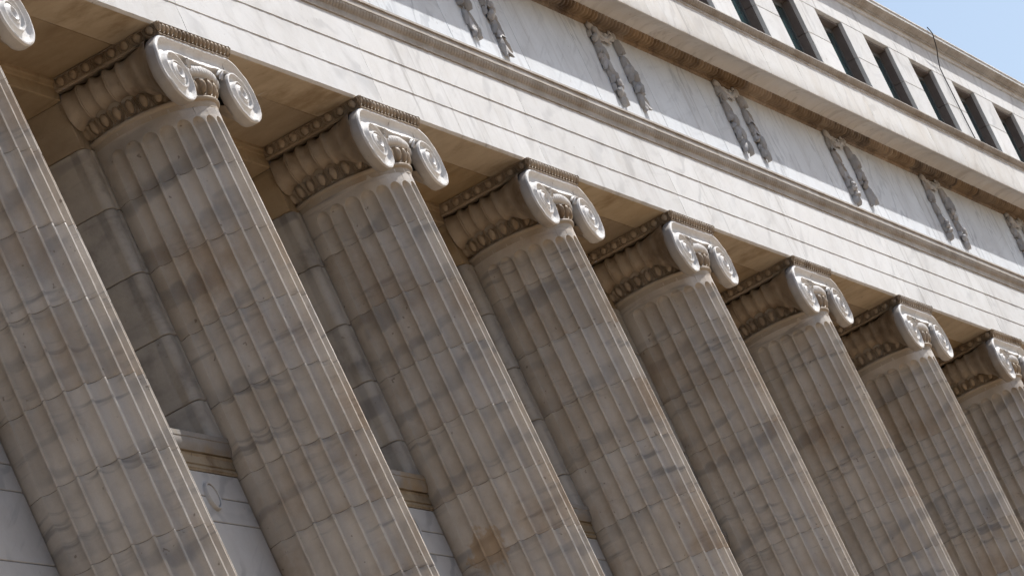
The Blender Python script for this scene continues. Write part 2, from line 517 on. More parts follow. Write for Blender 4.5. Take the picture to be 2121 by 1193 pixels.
# ---- attic
v, f = box_data(AX0, AX1, 0.10, 0.60, 2.40, 4.00)
at = bpart("attic_wall", fix(mesh("attic_wall", v, f, M_MORTAR)))
YA = -0.13
for x in range(-9, 45, 2):
    # lintel course and two pier blocks per window axis
    piece("lintel_block", x, x + 2, YA, 0.3, 3.572, 3.875, M_FASCIA, at, 0.004, 0.002)
    piece("pier_block", x - 0.452, x + 0.452, YA, -0.085, 3.142, 3.572, M_FASCIA, at, 0.005, 0.002)
    piece("pier_block", x - 0.452, x + 0.452, YA, -0.085, 2.42, 3.142, M_FASCIA, at, 0.005, 0.002)
    piece("window_surround", x - 0.466, x + 0.466, -0.085, 0.10, 3.142, 3.545, M_REVEAL, at, 0.004, 0.002)
    piece("window_surround", x - 0.466, x + 0.466, -0.085, 0.10, 2.42, 3.142, M_REVEAL, at, 0.004, 0.002)
    piece("window_surround", x + 0.452, x + 1.548, -0.085, 0.10, 3.545, 3.574, M_REVEAL, at, 0.004, 0.0)
    piece("window_sill", x + 0.46, x + 1.54, YA + 0.01, 0.10, 2.40, 2.50, M_FASCIA, at, 0.006, 0.002)
wf = MB()
W0, W1, Z0, Z1 = -0.53, 0.53, 0.0, 1.045
for a in ((W0, W0 + 0.035, Z0, Z1), (W1 - 0.035, W1, Z0, Z1), (W0 + 0.035, W1 - 0.035, Z1 - 0.055, Z1), (W0 + 0.035, W1 - 0.035, Z0, Z0 + 0.05),
          (-0.015, 0.015, Z0 + 0.05, Z1 - 0.055)):
    wf.put(*box_data(a[0], a[1], 0, 0.035, a[2], a[3], 0.003))
wfm = fix(wf.mesh("window_frame", M_FRAME))
gv, gf = box_data(-0.47, 0.47, 0, 0.008, 0.0, 0.93)
gme = fix(mesh("pane", gv, gf, M_GLASS))
pv, pf = box_data(0.012, 0.490, 0, 0.008, 0.045, 0.995)
pme = fix(mesh("pane", pv, pf, M_GLASS))
for x in range(-8, 45, 2):
    wdw = bpart("attic_window", wfm, (x, -0.004, 2.50))
    add("pane", pme, wdw, (0.003, 0.012, 0))
    add("pane", pme, wdw, (-0.505, 0.012, 0))

Pt = [(0.30, 3.877), (-0.130, 3.877), (-0.153, 3.881), (-0.155, 3.886), (-0.155, 3.905), (-0.150, 3.908)]
Pt += arc((-0.150, 3.908), (-0.188, 3.918), -0.25, 4) + [(-0.188, 3.918), (-0.190, 3.930), (-0.184, 3.934)]
j0 = len(Pt) - 1
cy = arc((-0.184, 3.934), (-0.258, 3.968), 0.14, 7)
Pt += cy + [(-0.258, 3.968), (-0.264, 3.972), (-0.264, 4.008), (-0.276, 4.010), (-0.276, 4.024), (0.30, 4.06)]
j1 = j0 + len(cy) + 1
def disp_t(i, x):
    if j0 < i < j1:
        t = (i - j0) / (j1 - j0)
        g = (groove(x, 0.09, 0.012) * 0.010 + groove(x + 0.045, 0.09, 0.008) * 0.005) * math.sin(PI * t) ** 0.5
        return (g, 0.5 * g)
    return (0, 0)
tm = []
for s in range(2):
    me = fix(extrude(Pt, 0, 2 - 0.004, 230, disp_t, wear=0.0018, seed=s + 41).mesh("crown_moulding", M_MOULD, 30))
    me.materials.append(M_FASCIA)
    for p in me.polygons:
        if p.center.z < 3.915 or p.center.z > 3.970: p.material_index = 1
    tm.append(me)
k = 0
for x in range(-9, 45, 2):
    add("crown_moulding", tm[k % 2], at, (x + 0.6, 0, 0)); k += 1

# ---- piers behind the columns, recess heads, spandrels
v, f = box_data(-0.585, 0.585, 0.915, 1.78, -12.7, 0.01)
pier_core = fix(mesh("pier", v, f, M_MORTAR))
zj = [-0.145, -0.505, -0.965, -1.455, -1.925, -2.42, -2.71, -2.90, -3.39, -3.88, -4.37, -5.2, -6.1, -7.0, -7.9, -8.8, -9.7, -10.6, -11.3]
def pier_block_mesh(h, moulded, yf=0.871):
    # plan outline of a pier course, with a roll moulding on the front corners
    g = 0.003
    if moulded:
        half = [(-0.602, 1.40), (-0.602, 0.985), (-0.594, 0.965)]
        for a in range(7):
            t = PI * 1.0 - PI * 0.5 * a / 6
            half.append((-0.528 + 0.078 * math.cos(t), 0.925 - 0.065 * math.sin(t)))
        half += [(-0.500, 0.860), (-0.492, 0.868), (-0.476, 0.871), (-0.464, 0.866), (-0.455, 0.858), (-0.30, 0.858)]
    else:
        half = [(-0.602, 1.40), (-0.602, yf + 0.004), (-0.598, yf), (-0.30, yf)]
    pts = half + [(-x, y) for x, y in half[::-1]]
    mb = MB()
    zs = (g, g + 0.004, h - g - 0.004, h - g)
    rows = []
    for kz, z in enumerate(zs):
        ins = 0.004 if kz in (0, 3) else 0
        rows.append([(x * (1 - ins / 0.6), y + ins, z) for x, y in pts])
    mb.grid(rows, closed=True)
    n = len(pts)
    mb.f.append(tuple(range(n))[::-1]); mb.f.append(tuple(3 * n + i for i in range(n)))
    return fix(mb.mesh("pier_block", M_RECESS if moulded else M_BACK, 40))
pbm = {}
PIERS = list(range(-8, 45, 4))
for x in PIERS:
    pr = bpart("pier", pier_core, (x, 0, 0))
    pr.location.y = -0.87; pr.location.z = 12.745
    for a in range(len(zj) - 1):
        h = round(zj[a] - zj[a + 1], 4); md = a > 0 and zj[a] > -2.6
        key = (h, md, a == 0)
        if key not in pbm: pbm[key] = pier_block_mesh(h, md, 0.871 if a == 0 else 0.905)
        add("pier_block", pbm[key], pr, (0, 0, zj[a + 1]))

Ph = [(0.864, 0.02), (0.835, 0.004), (0.835, -0.022), (0.850, -0.028), (0.856, -0.050), (0.866, -0.056), (0.866, -0.142),
      (0.874, -0.148), (1.20, -0.148), (1.78, -0.148), (1.78, 0.02)]
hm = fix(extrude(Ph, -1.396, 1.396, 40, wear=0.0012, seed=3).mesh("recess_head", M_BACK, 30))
Psn = [(1.30, -2.985), (0.882, -2.985), (0.878, -2.974), (0.872, -2.970), (0.872, -2.954), (0.881, -2.950), (0.881, -2.942),
       (0.872, -2.936), (0.872, -2.880), (0.868, -2.874), (0.864, -2.866), (0.879, -2.860), (0.879, -2.852), (0.862, -2.848), (0.858, -2.840)]
Psn += arc((0.858, -2.840), (0.838, -2.762), 0.10, 6)
Psn += [(0.838, -2.762), (0.832, -2.758), (0.832, -2.722), (0.86, -2.705), (1.30, -2.66)]
spm = fix(extrude(Psn, -1.56, 1.56, 90, wear=0.0022, seed=5).mesh("spandrel_cornice", M_OCHRE, 30))
spm.materials.append(M_SILL)
for p in spm.polygons:
    if p.center.z > -2.846: p.material_index = 1
v, f = box_data(-1.56, 1.56, 0.90, 1.3, -12.7, -2.98)
swm = fix(mesh("spandrel_wall", v, f, M_MORTAR))
v, f = box_data(-1.40, 1.40, 1.72, 1.78, -2.70, -0.14)
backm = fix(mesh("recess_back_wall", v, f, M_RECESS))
med = MB()
rr = [(0.0, -0.020), (0.060, -0.020), (0.076, -0.018), (0.080, -0.004), (0.083, -0.004), (0.086, -0.024), (0.098, -0.026), (0.104, -0.018), (0.105, 0.01)]
rows = [[(r * math.cos(2 * PI * k / 36), y, r * math.sin(2 * PI * k / 36)) for k in range(36)] for r, y in rr]
med.grid(rows, closed=True)
medm = fix(med.mesh("medallion", M_PANEL, 35))
zs = [-2.986, -3.178, -3.366, -3.86, -4.36, -5.2, -6.1, -7.0, -7.9, -8.8, -9.7, -10.6, -11.29]
for x in BAYS:
    xc = x + 2
    o = bpart("recess_head", hm, (xc, 0, 0))
    o = bpart("spandrel_cornice", spm, (xc, 0, 0))
    o = bpart("recess_back_wall", backm, (xc, 0, 0))
    w = bpart("spandrel_wall", swm, (xc, 0, 0))
    for a in range(len(zs) - 1):
        piece("wall_block", -1.56, 1.56, 0.884, 1.0, zs[a + 1], zs[a], M_PANEL, w, 0.005, 0.0025)
    for sx in (-0.87, 0.87):
        add("medallion", medm, w, (sx, 0.884, -3.175))

# ------------------------------------------------------------------ columns
YC = 0.575
NF = 24
def rad(z):
    d = max(0.0, -0.6 - z)
    return 0.491 + 0.030 * (1 - math.exp(-d / 1.8)) + 0.0052 * d

FIL = 0.062      # half fillet as a fraction of the module
US = [-1.0, -0.93, -0.78, -0.55, -0.28, 0.0, 0.28, 0.55, 0.78, 0.93, 1.0]
FLS = list(range(-7, 8))       # flutes at multiples of 15 degrees, the others lie in the wall
FD = 0.058
def drum_mesh(ztop, zbot, seed, head=None):
    """fluted drum; head = z of the crown of the rounded flute heads"""
    h = ztop - zbot
    mod = math.radians(15.0)
    hw = mod * (0.5 - FIL)         # angular half width of a flute
    zs = [zbot + 0.0010, zbot + 0.004]
    n = max(6, int(h / 0.035))
    top_plain = ztop
    if head is not None:
        wlin = hw * rad(ztop)
        zc = head - wlin
        n = max(4, int((zc - zbot) / 0.035))
        zs += [zbot + 0.007 + (zc - zbot - 0.007) * k / n for k in range(1, n + 1)]
        zs += [zc + wlin * math.sin(a * PI / 2 / 9) for a in range(1, 10)]
        zs += [head + (ztop - 0.004 - head) * k / 3 for k in range(1, 4)] + [ztop]
    else:
        zs += [zbot + 0.005 + (h - 0.010) * k / n for k in range(1, n + 1)] + [ztop - 0.0012]
    rows = []
    for kz, z in enumerate(zs):
        R = rad(z)
        ins = 0.0035 if (kz == 0 or (kz == len(zs) - 1 and head is None)) else 0.0
        scale = 1.0
        if head is not None and z > zc:
            w = min(1.0, (z - zc) / wlin)
            scale = math.sqrt(max(0.0, 1 - w * w))
        row = []
        for side in (132.0, 126.0, 120.0):
            t_ = -math.radians(side)
            row.append(((R - ins) * math.sin(t_), -(R - ins) * math.cos(t_), z - zbot))
        for fl in FLS:
            th0 = fl * mod
            # worn, slightly crowned fillet left of this flute
            tm_ = th0 - mod * 0.5
            jm = noise.noise(Vector((fl * 4.7, z * 40 + seed * 5.7, seed * 0.9)))
            rm_ = R + 0.0020 + 0.0008 * jm - ins
            row.append((rm_ * math.sin(tm_), -rm_ * math.cos(tm_), z - zbot))
            for u in US:
                th = th0 + u * hw * scale
                dep = FD * (math.sqrt(max(0.0, 1 - u * u)) ** 0.92) * scale
                ed = abs(u) == 1.0
                jit = noise.noise(Vector((fl * 3.3 + (0.4 if u > 0 else 0), z * 16 + seed * 7.7, seed * 1.9)))
                j2 = noise.noise(Vector((fl * 5.1 + (0.4 if u > 0 else 0), z * 55 + seed * 3.7, seed * 2.9)))
                rr_ = R - dep - ins
                if ed:
                    rr_ -= 0.0020 * max(0, jit) + 0.0020 * max(0, j2)
                    th += (0.0020 * jit + 0.0016 * j2) * scale
                else:
                    rr_ += 0.0015 * jit
                row.append((rr_ * math.sin(th), -rr_ * math.cos(th), z - zbot))
        for side in (112.5, 120.0, 126.0, 132.0):
            t_ = math.radians(side)
            row.append(((R - ins) * math.sin(t_), -(R - ins) * math.cos(t_), z - zbot))
        rows.append(row)
    mb = MB(); mb.grid(rows)
    me = fix(mb.mesh("shaft_drum", M_SHAFT, 38))
    return me

# drum joints (same courses on every column, small shifts per drum set)
DZ = [-0.92, -1.425, -1.945, -2.455, -2.98, -3.49, -4.01, -4.53, -5.05, -5.9, -6.8, -7.7, -8.6, -9.5, -10.4]
HEAD = -0.598
drums = {}
def get_drum(zt, zb, sd_, head=None):
    k = (round(zt, 3), round(zb, 3), sd_)
    if k not in drums: drums[k] = drum_mesh(zt, zb, sd_ + zt, head)
    return drums[k]
core_me = {}

def ring(mb, prof, a0=-132, a1=132, n=72, fn=None):
    """surface of revolution about the shaft axis; prof = (r, z)"""
    rows = []
    for r, z in prof:
        row = []
        for k in range(n + 1):
            t = math.radians(a0 + (a1 - a0) * k / n)
            d = fn(t, r, z) if fn else 0
            row.append(((r + d) * math.sin(t), YC - (r + d) * math.cos(t), z))
        rows.append(row)
    mb.grid(rows)

# egg unit in local frame: x across, y outward (negative = out), z up; origin at the top centre
def egg_unit(w, h, d):
    mb = MB()
    rows = []
    nth, nph = 8, 12
    cz = -h * 0.46
    for a in range(nth + 1):
        ph = PI / 2 * a / nth
        row = []
        for b_ in range(nph):
            t = 2 * PI * b_ / nph
            e = 1.0 - 0.14 * (math.sin(t) < 0) * abs(math.sin(t))
            row.append((w * 0.29 * math.cos(t) * math.sin(ph) * e, -d * math.cos(ph) - d * 0.1, cz + h * 0.44 * math.sin(t) * math.sin(ph)))
        rows.append(row)
    mb.grid(rows, closed=True)
    # two thin shells round the egg, open at the top
    for sc, sz, th, hi in ((0.365, 0.50, 0.034, 0.62), (0.455, 0.58, 0.030, 0.42)):
        rows = []
        for k in range(15):
            t = math.radians(140 + 260 * k / 14)
            px = w * sc * math.cos(t); pz = cz + h * sz * math.sin(t)
            row = []
            for b_ in range(5):
                a = 2 * PI * b_ / 5
                rx = w * th * math.cos(a)
                row.append((px + rx * math.cos(t), -d * hi * 0.5 - d * hi * 0.5 * math.sin(a), pz + rx * math.sin(t)))
            rows.append(row)
        mb.grid(rows, closed=True)
    # dart between this egg and the next
    x0 = w * 0.5
    mb.put([(x0 - w * 0.06, 0, 0), (x0, -d * 0.8, -h * 0.02), (x0 + w * 0.06, 0, 0), (x0, -d * 0.45, -h * 1.0),
            (x0 - w * 0.03, 0, -h * 0.95), (x0 + w * 0.03, 0, -h * 0.95)],
           [(0, 1, 3, 4), (1, 2, 5, 3), (0, 2, 1), (4, 3, 5)])
    return mb

def place(dst, src, mat):
    n = len(dst.v)
    dst.v += [tuple(mat @ Vector(p)) for p in src.v]
    dst.f += [tuple(i + n for i in q) for q in src.f]

def roughen(mb, amp, sc, seed=0):
    out = []
    for p in mb.v:
        q = noise.noise_vector(Vector(p) * sc + Vector((seed * 3.1, seed, 0)))
        q2 = noise.noise_vector(Vector(p) * sc * 3.3 + Vector((seed * 1.7, seed, 4)))
        out.append((p[0] + amp * (q.x + 0.4 * q2.x), p[1] + amp * (q.y + 0.4 * q2.y), p[2] + amp * (q.z + 0.4 * q2.z)))
    mb.v = out

EX, EZ = 0.592, -0.370       # volute eye
R0, KS, HS = 0.288, 0.560, 1.17
YF = 0.034                   # front face of the volutes
def spir(t, lv=0.0):
    r = R0 * KS ** t
    a = PI / 2 + 2 * PI * t      # from the top outwards (to -x)
    hs = 1.0 + (HS - 1.0) * min(1.0, 1.15)
    return EX * -1 + r * math.cos(a) * hs, EZ + r * math.sin(a)

CPROF = [(0.0, 0.004), (0.02, 0.0), (0.09, -0.001), (0.12, 0.008), (0.15, 0.022), (0.24, 0.036), (0.38, 0.039), (0.54, 0.031),
         (0.70, 0.018), (0.84, 0.007), (0.95, 0.000), (1.0, -0.002)]
PROF = [(0.0, 0.004), (0.02, 0.0), (0.150, -0.002), (0.185, 0.008), (0.225, 0.034), (0.33, 0.044), (0.50, 0.047), (0.68, 0.047),
        (0.82, 0.043), (0.90, 0.034), (0.965, 0.008), (1.0, 0.003)]
def volute_mesh(sign, seed=1):
    mb = MB()
    T = 2.62; nt = 210
    rows = []
    for k in range(nt + 1):
        t = T * k / nt
        xo, zo = spir(t); xi, zi = spir(t + 1)
        wdt = (KS ** t) * 1.0
        row = []
        for s, dpt in PROF:
            x = xo + (xi - xo) * s; z = zo + (zi - zo) * s
            lift = 0.012 * (1 - KS ** (t + s))      # the scroll rises a little towards the eye
            row.append((x, YF + dpt * (0.28 + 0.72 * wdt) * 1.0 - lift, z))
        rows.append(row)
    mb.grid(rows)
    # eye: hollow bowl
    rows = []
    re = R0 * KS ** (T + 0.45)
    for r, y in ((1.9, 0.012), (1.25, 0.002), (1.0, -0.008), (0.82, -0.006), (0.62, 0.008), (0.3, 0.014), (0.0, 0.015)):
        rows.append([(-EX + re * r * math.cos(2 * PI * j / 20) * HS, YF + y - 0.008, EZ + re * r * math.sin(2 * PI * j / 20)) for j in range(20)])
    mb.grid(rows, closed=True)
    # rim wall running back from the outer edge
    rows = []
    for y, sc in ((YF + 0.004, 1.0), (YF + 0.014, 1.012), (YF + 0.06, 1.010), (YF + 0.085, 0.985), (YF + 0.092, 0.95), (YF + 0.094, 0.80)):
        row = []
        for k in range(91):
            t = 1.02 * k / 90
            x, z = spir(t)
            y_ = YF + 0.004 * (0.28 + 0.72 * KS ** t) - 0.012 * (1 - KS ** t) if sc == 1.0 else y
            row.append((-EX + (x + EX) * sc, y_, EZ + (z - EZ) * sc))
        rows.append(row)
    rim0 = len(mb.f)
    mb.grid(rows)
    rim1 = len(mb.f)
    # half of the canalis, from the eye axis to the middle of the capital
    rows = []
    zt0, zb0 = EZ + R0, EZ + R0 * KS
    for k in range(25):
        q = k / 24
        x = -EX + EX * q
        sag = 0.020 * math.sin(PI / 2 * q) ** 2
        row = []
        bl = min(1.0, q / 0.30); bl = bl * bl * (3 - 2 * bl)
        for (s, d0), (s2, d1) in zip(PROF, CPROF):
            dpt = d0 + (d1 - d0) * bl
            zt = zt0; zb = zb0 - sag
            bead = 0.0
            row.append((x, YF + dpt, zt + (zb - zt) * s))
        row.append((x, YF + 0.03, zb0 - sag - 0.014))
        row.append((x, YF + 0.10, zb0 - sag - 0.016))
        rows.append(row)
    mb.grid(rows)
    # top return of the canalis
    mb.grid([[(x, y, zt0 + dz) for x in (-EX - 0.02, -0.3, 0.0)] for y, dz in ((YF + 0.004, 0), (YF + 0.10, 0.002))])
    roughen(mb, 0.0026, 14.0, seed)
    if sign > 0:
        mb.v = [(-x, y, z) for x, y, z in mb.v]
        mb.f = [q[::-1] for q in mb.f]
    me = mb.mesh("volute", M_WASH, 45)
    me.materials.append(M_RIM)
    for i in range(rim0 + 90, min(rim1, len(me.polygons))):
        me.polygons[i].material_index = 1
    return me

def bolster_mesh(sign):
    ys = [0.112 + k * (0.862 - 0.112) / 110 for k in range(111)]
    def lerp(tab, y):
        for (a, va), (b_, vb) in zip(tab, tab[1:]):
            if y <= b_:
                t = (y - a) / (b_ - a); t = t * t * (3 - 2 * t)
                return va + (vb - va) * t
        return tab[-1][1]
    XL = [(0.10, -0.865), (0.27, -0.700), (0.40, -0.645), (0.58, -0.638), (0.76, -0.640), (0.87, -0.645)]
    ZB = [(0.10, -0.560), (0.27, -0.405), (0.40, -0.338), (0.58, -0.326), (0.76, -0.332), (0.87, -0.372)]
    mb = MB(); rows = []
    for y in ys:
        xl = lerp(XL, y); zb = lerp(ZB, y); xr = -0.33; zt = -0.080
        rd = 0.0
        for c in (0.41, 0.520, 0.628, 0.732):
            rd += 0.013 * math.exp(-(abs(y - c) / 0.014) ** 4) - 0.006 * math.exp(-((y - c) / 0.004) ** 2)
        for c in (0.465, 0.574, 0.680):
            rd -= 0.019 * math.exp(-((y - c) / 0.036) ** 2)
        rd -= 0.014 * math.exp(-((y - 0.345) / 0.05) ** 2) + 0.012 * math.exp(-((y - 0.785) / 0.04) ** 2)
        cx, cz = (xl + xr) / 2, (zt + zb) / 2
        ax, az = (xr - xl) / 2 + rd, (zt - zb) / 2 + rd
        row = []
        for k in range(33):
            t = math.radians(80 + 250 * k / 32)
            ct, st = math.cos(t), math.sin(t)
            e = 0.86
            row.append((cx + ax * math.copysign(abs(ct) ** e, ct), y, cz + az * math.copysign(abs(st) ** e, st)))
        rows.append(row)
    mb.grid(rows)
    roughen(mb, 0.0022, 11.0, 3)
    if sign > 0:
        mb.v = [(-x, y, z) for x, y, z in mb.v]
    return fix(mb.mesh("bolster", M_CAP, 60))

def abacus_mesh():
    mb = MB()
    prof = [(0.004, -0.004), (0.004, -0.009), (0.018, -0.012), (0.022, -0.030), (0.027, -0.052), (0.034, -0.070), (0.036, -0.074),
            (0.026, -0.076), (0.026, -0.083), (0.040, -0.085), (0.044, -0.090)]
    rows = []
    for ins, z in prof:
        xo = 0.675 - ins; y0 = 0.0 + ins
        row = []
        for k in range(21): row.append((-xo, 0.864 + (y0 - 0.864) * k / 20, z))
        for k in range(1, 31): row.append((-xo + 2 * xo * k / 30, y0, z))
        for k in range(1, 21): row.append((xo, y0 + (0.864 - y0) * k / 20, z))
        rows.append(row)
    mb.grid(rows)
    rows = [[(-0.675, 0.864, -0.004), (0.675, 0.864, -0.004)], [(-0.675, 0, -0.004), (0.675, 0, -0.004)]]
    mb.grid(rows)
    rows = [[(-0.631, 0.864, -0.090), (0.631, 0.864, -0.090)], [(-0.631, 0.044, -0.090), (0.631, 0.044, -0.090)]]
    mb.grid(rows)
    roughen(mb, 0.0015, 13, 1)
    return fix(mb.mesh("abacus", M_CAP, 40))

def abacus_eggs():
    mb = MB()
    u = egg_unit(0.105, 0.078, 0.026)
    uf = egg_unit(0.075, 0.066, 0.020)
    tilt = Matrix.Rotation(math.radians(20), 4, 'X')
    for k in range(18):
        x = -0.675 + 1.35 * (k + 0.5) / 18
        place(mb, uf, Matrix.Translation((x, 0.010, -0.004)) @ tilt)
    for sgn in (-1, 1):
        for k in range(8):
            y = 0.055 + 0.103 * (k + 0.25)
            if y > 0.83: continue
            place(mb, u, Matrix.Translation((sgn * 0.664, y, -0.004)) @ Matrix.Rotation(math.radians(90 * sgn), 4, 'Z') @ tilt)
        # leaf on the corner
        for q in (-0.5, 0, 0.5):
            c = Matrix.Translation((sgn * (0.660), 0.012, -0.004)) @ Matrix.Rotation(math.radians(45 * sgn + q * 50), 4, 'Z') @ tilt
            l = MB()
            l.put([(-0.022, 0, 0), (0, -0.026, -0.004), (0.022, 0, 0), (0.016, 0, -0.045), (0, -0.020, -0.056), (-0.016, 0, -0.045)],
                  [(0, 1, 4, 5), (1, 2, 3, 4), (0, 2, 1)])
            place(mb, l, c)
    roughen(mb, 0.0018, 30, 2)
    return fix(mb.mesh("egg_and_dart", M_CAP, 60))

def echinus_eggs():
    mb = MB()
    u = egg_unit(0.106, 0.118, 0.032)
    for k in range(-11, 12):
        t = math.radians(11.25 * k)
        m = Matrix.Translation((0.524 * math.sin(t), YC - 0.524 * math.cos(t), -0.334)) @ Matrix.Rotation(t, 4, 'Z') @ \
            Matrix.Rotation(math.radians(17), 4, 'X')
        place(mb, u, m)
    roughen(mb, 0.0022, 22, 5)
    return fix(mb.mesh("egg_and_dart", M_CAP, 60))

def cushion_mesh():
    mb = MB(); rows = []
    for k in range(141):
        x = -0.43 + 0.86 * k / 140
        yc = 0.074 + 0.42 * x * x; zc = -0.272 - 0.02 * (x / 0.43) ** 2
        row = []
        for a in range(11):
            t = math.radians(70 - 250 * a / 10)
            r = 0.046
            if t > -0.3: r -= 0.008 * groove(x + 0.5 * t * 0.05, 0.042, 0.007) * math.cos(t)
            row.append((x, yc - r * math.cos(t), zc + r * math.sin(t)))
        rows.append(row)
    mb.grid(rows)
    roughen(mb, 0.0020, 18, 6)
    return fix(mb.mesh("cushion", M_WASH, 60))

def neck_mesh():
    mb = MB()
    prof = [(0.515, -0.300), (0.522, -0.334), (0.510, -0.385), (0.495, -0.436), (0.490, -0.444), (0.500, -0.456), (0.513, -0.458), (0.518, -0.464),
            (0.518, -0.474), (0.512, -0.482), (0.500, -0.485), (0.495, -0.489), (0.493, -0.502), (0.493, -0.53)]
    ring(mb, prof, -132, 132, 110)
    roughen(mb, 0.0016, 12, 8)
    return fix(mb.mesh("necking", M_NECK, 40))

def palm_mesh(sign):
    mb = MB()
    for k, (a, l) in enumerate(((5, 0.085), (28, 0.08), (50, 0.06))):
        rows = []
        for i in range(9):
            t = i / 8
            w = 0.013 * math.sin(PI * (0.12 + 0.86 * t)) ** 0.8
            c = math.radians(a + 18 * t)
            cx = -0.335 + l * t * math.cos(c); cz = -0.232 - l * t * math.sin(c) - 0.004 * k
            cy = 0.030 + 0.02 * t * t
            rows.append([(cx + w * math.sin(c) * s, cy - 0.016 * (1 - abs(s)), cz + w * math.cos(c) * s) for s in (-1, -0.4, 0, 0.4, 1)])
        mb.grid(rows)
    if sign > 0: mb.v = [(-x, y, z) for x, y, z in mb.v]
    return fix(mb.mesh("palmette", M_WASH, 60))

cap_core = MB()
cap_core.put(*box_data(-0.50, 0.50, 0.128, 0.862, -0.29, -0.086, 0.01))
cap_core_me = fix(cap_core.mesh("capital", M_CAP))
RS = [0]
_rough0 = roughen
def roughen(mb, amp, sc, seed=0):
    _rough0(mb, amp * 1.35, sc, seed + 17 * RS[0])
def cap_set(v_):
    RS[0] = v_
    return [("abacus", abacus_mesh()), ("egg_and_dart", abacus_eggs()), ("egg_and_dart", echinus_eggs()),
        ("cushion", cushion_mesh()), ("necking", neck_mesh()), ("volute", fix(volute_mesh(-1, 1))), ("volute", fix(volute_mesh(1, 2))),
        ("bolster", bolster_mesh(-1)), ("bolster", bolster_mesh(1)), ("palmette", palm_mesh(-1)), ("palmette", palm_mesh(1))]
CAPSETS = [cap_set(v_) for v_ in range(3)]

# column base: plinth, two tori and a scotia
bmb = MB()
pr = [(0.60, -10.40), (0.61, -10.42), (0.625, -10.45), (0.66, -10.47)]
for k in range(9):
    a = math.radians(90 - 180 * k / 8); pr.append((0.65 + 0.06 * math.cos(a), -10.53 + 0.06 * math.sin(a)))
pr += [(0.64, -10.62), (0.63, -10.68), (0.66, -10.74), (0.70, -10.78)]
for k in range(9):
    a = math.radians(90 - 180 * k / 8); pr.append((0.70 + 0.09 * math.cos(a), -10.88 + 0.09 * math.sin(a)))
ring(bmb, pr, -115, 115, 64)
bmb.put(*box_data(-0.80, 0.80, YC - 0.80, 0.88, -11.29, -10.97, 0.01))
base_me = fix(bmb.mesh("base", M_SHAFT, 40))

core = MB()
ring(core, [(rad(z) - 0.11, z) for z in (-0.5, -1.5, -2.5, -3.5, -4.5, -6, -8, -10.4)], -132, 132, 40)
core_me = fix(core.mesh("shaft_core", M_MORTAR))

COLS = [(-8, "fluted Ionic column standing just left of the picture's left edge"),
        (-4, "leftmost fluted column, its capital cut off by the top left corner"),
        (0, "second fluted column from the left, the nearest one showing its whole scroll capital"),
        (4, "third fluted column from the left, with the rust brown patch low on its shaft"),
        (8, "fourth fluted column from the left, beneath the leftmost carved garland pair"),
        (12, "fifth fluted column from the left, fourth one to show a whole scroll capital"),
        (16, "sixth fluted column from the left, third from the right edge"),
        (20, "seventh fluted column from the left, farthest one with its whole capital in view"),
        (24, "rightmost fluted column, its capital cut by the right edge of the picture"),
        (28, "fluted Ionic column standing just beyond the picture's right edge")]
rng = random.Random(11)
for ci, (cx, lab) in enumerate(COLS):
    c = empty("fluted_column", lab, "column", (cx, YC, -11.29), "row of engaged fluted columns along the facade")
    def cadd(name, me, parent, z=0.0, y=-YC, org=True):
        return add(name, me, parent, (0, y, z + 11.29))
    capo = cadd("capital", cap_core_me, c)
    for nm, me in CAPSETS[(ci * 2) % 3]:
        add(nm, me, capo, (0, 0, 0))
    cadd("base", base_me, c)
    cadd("shaft_core", core_me, c)
    var = ci % 3
    off = (0.0, 0.035, -0.03)[var]
    ztop = -0.500
    zt = ztop
    for di, zb in enumerate(DZ):
        zb2 = zb + off * (1 if zb > -4.6 else 0)
        head = HEAD if di == 0 else None
        if di == len(DZ) - 1: zb2 = -10.40
        o = add("shaft_drum", get_drum(zt, zb2, var, head), c, (0, 0, zb2 + 11.29))
        if cx == 4 and abs(zb + 3.75) < 0.3:
            # the rust brown patch low on this shaft, across one drum joint
            mp_ = stone("veined shaft marble with rust patch", *SHAFT_COLS, patch_at=((-0.526, 0.06, -3.46 - zb2), 0.19), **SHAFT_ARGS)
            o.material_slots[0].link = 'OBJECT'
            o.material_slots[0].material = mp_
        zt = zb2

# ------------------------------------------------------------------ carved garlands
def leaf(mb, x, z, ang, ln, wd, lift, thick):
    rows = []
    n = 6
    c = math.radians(ang)
    for i in range(n + 1):
        t = i / n
        w = wd * (math.sin(PI * min(1, 0.08 + 0.92 * t)) ** 0.8) * (1.15 - 0.3 * t) + 0.001
        px = x + ln * t * math.sin(c); pz = z - ln * t * math.cos(c)
        yy = -(lift + thick * math.sin(PI * (0.25 + 0.6 * t)) + 0.012 * t)
        rows.append([(px + w * s * math.cos(c), yy + thick * 0.75 * abs(s) + (0.004 if abs(s) > 0.99 else 0), pz + w * s * math.sin(c))
                     for s in (-1.0, -0.5, 0.0, 0.5, 1.0)])
    mb.grid(rows)
    # underside rim so the leaf stands clear of the wall with real thickness
    mb.grid([[r[0] for r in rows], [(r[0][0] * 1.0, min(-0.002, r[0][1] + 0.03), r[0][2]) for r in rows]])
    mb.grid([[r[-1] for r in rows], [(r[-1][0] * 1.0, min(-0.002, r[-1][1] + 0.03), r[-1][2]) for r in rows]])

def ball(mb, x, y, z, r):
    rows = []
    for a in range(7):
        ph = PI * a / 6
        rows.append([(x + r * math.sin(ph) * math.cos(2 * PI * k / 10), y + r * math.sin(ph) * math.sin(2 * PI * k / 10), z + r * math.cos(ph)) for k in range(10)])
    mb.grid(rows, closed=True)

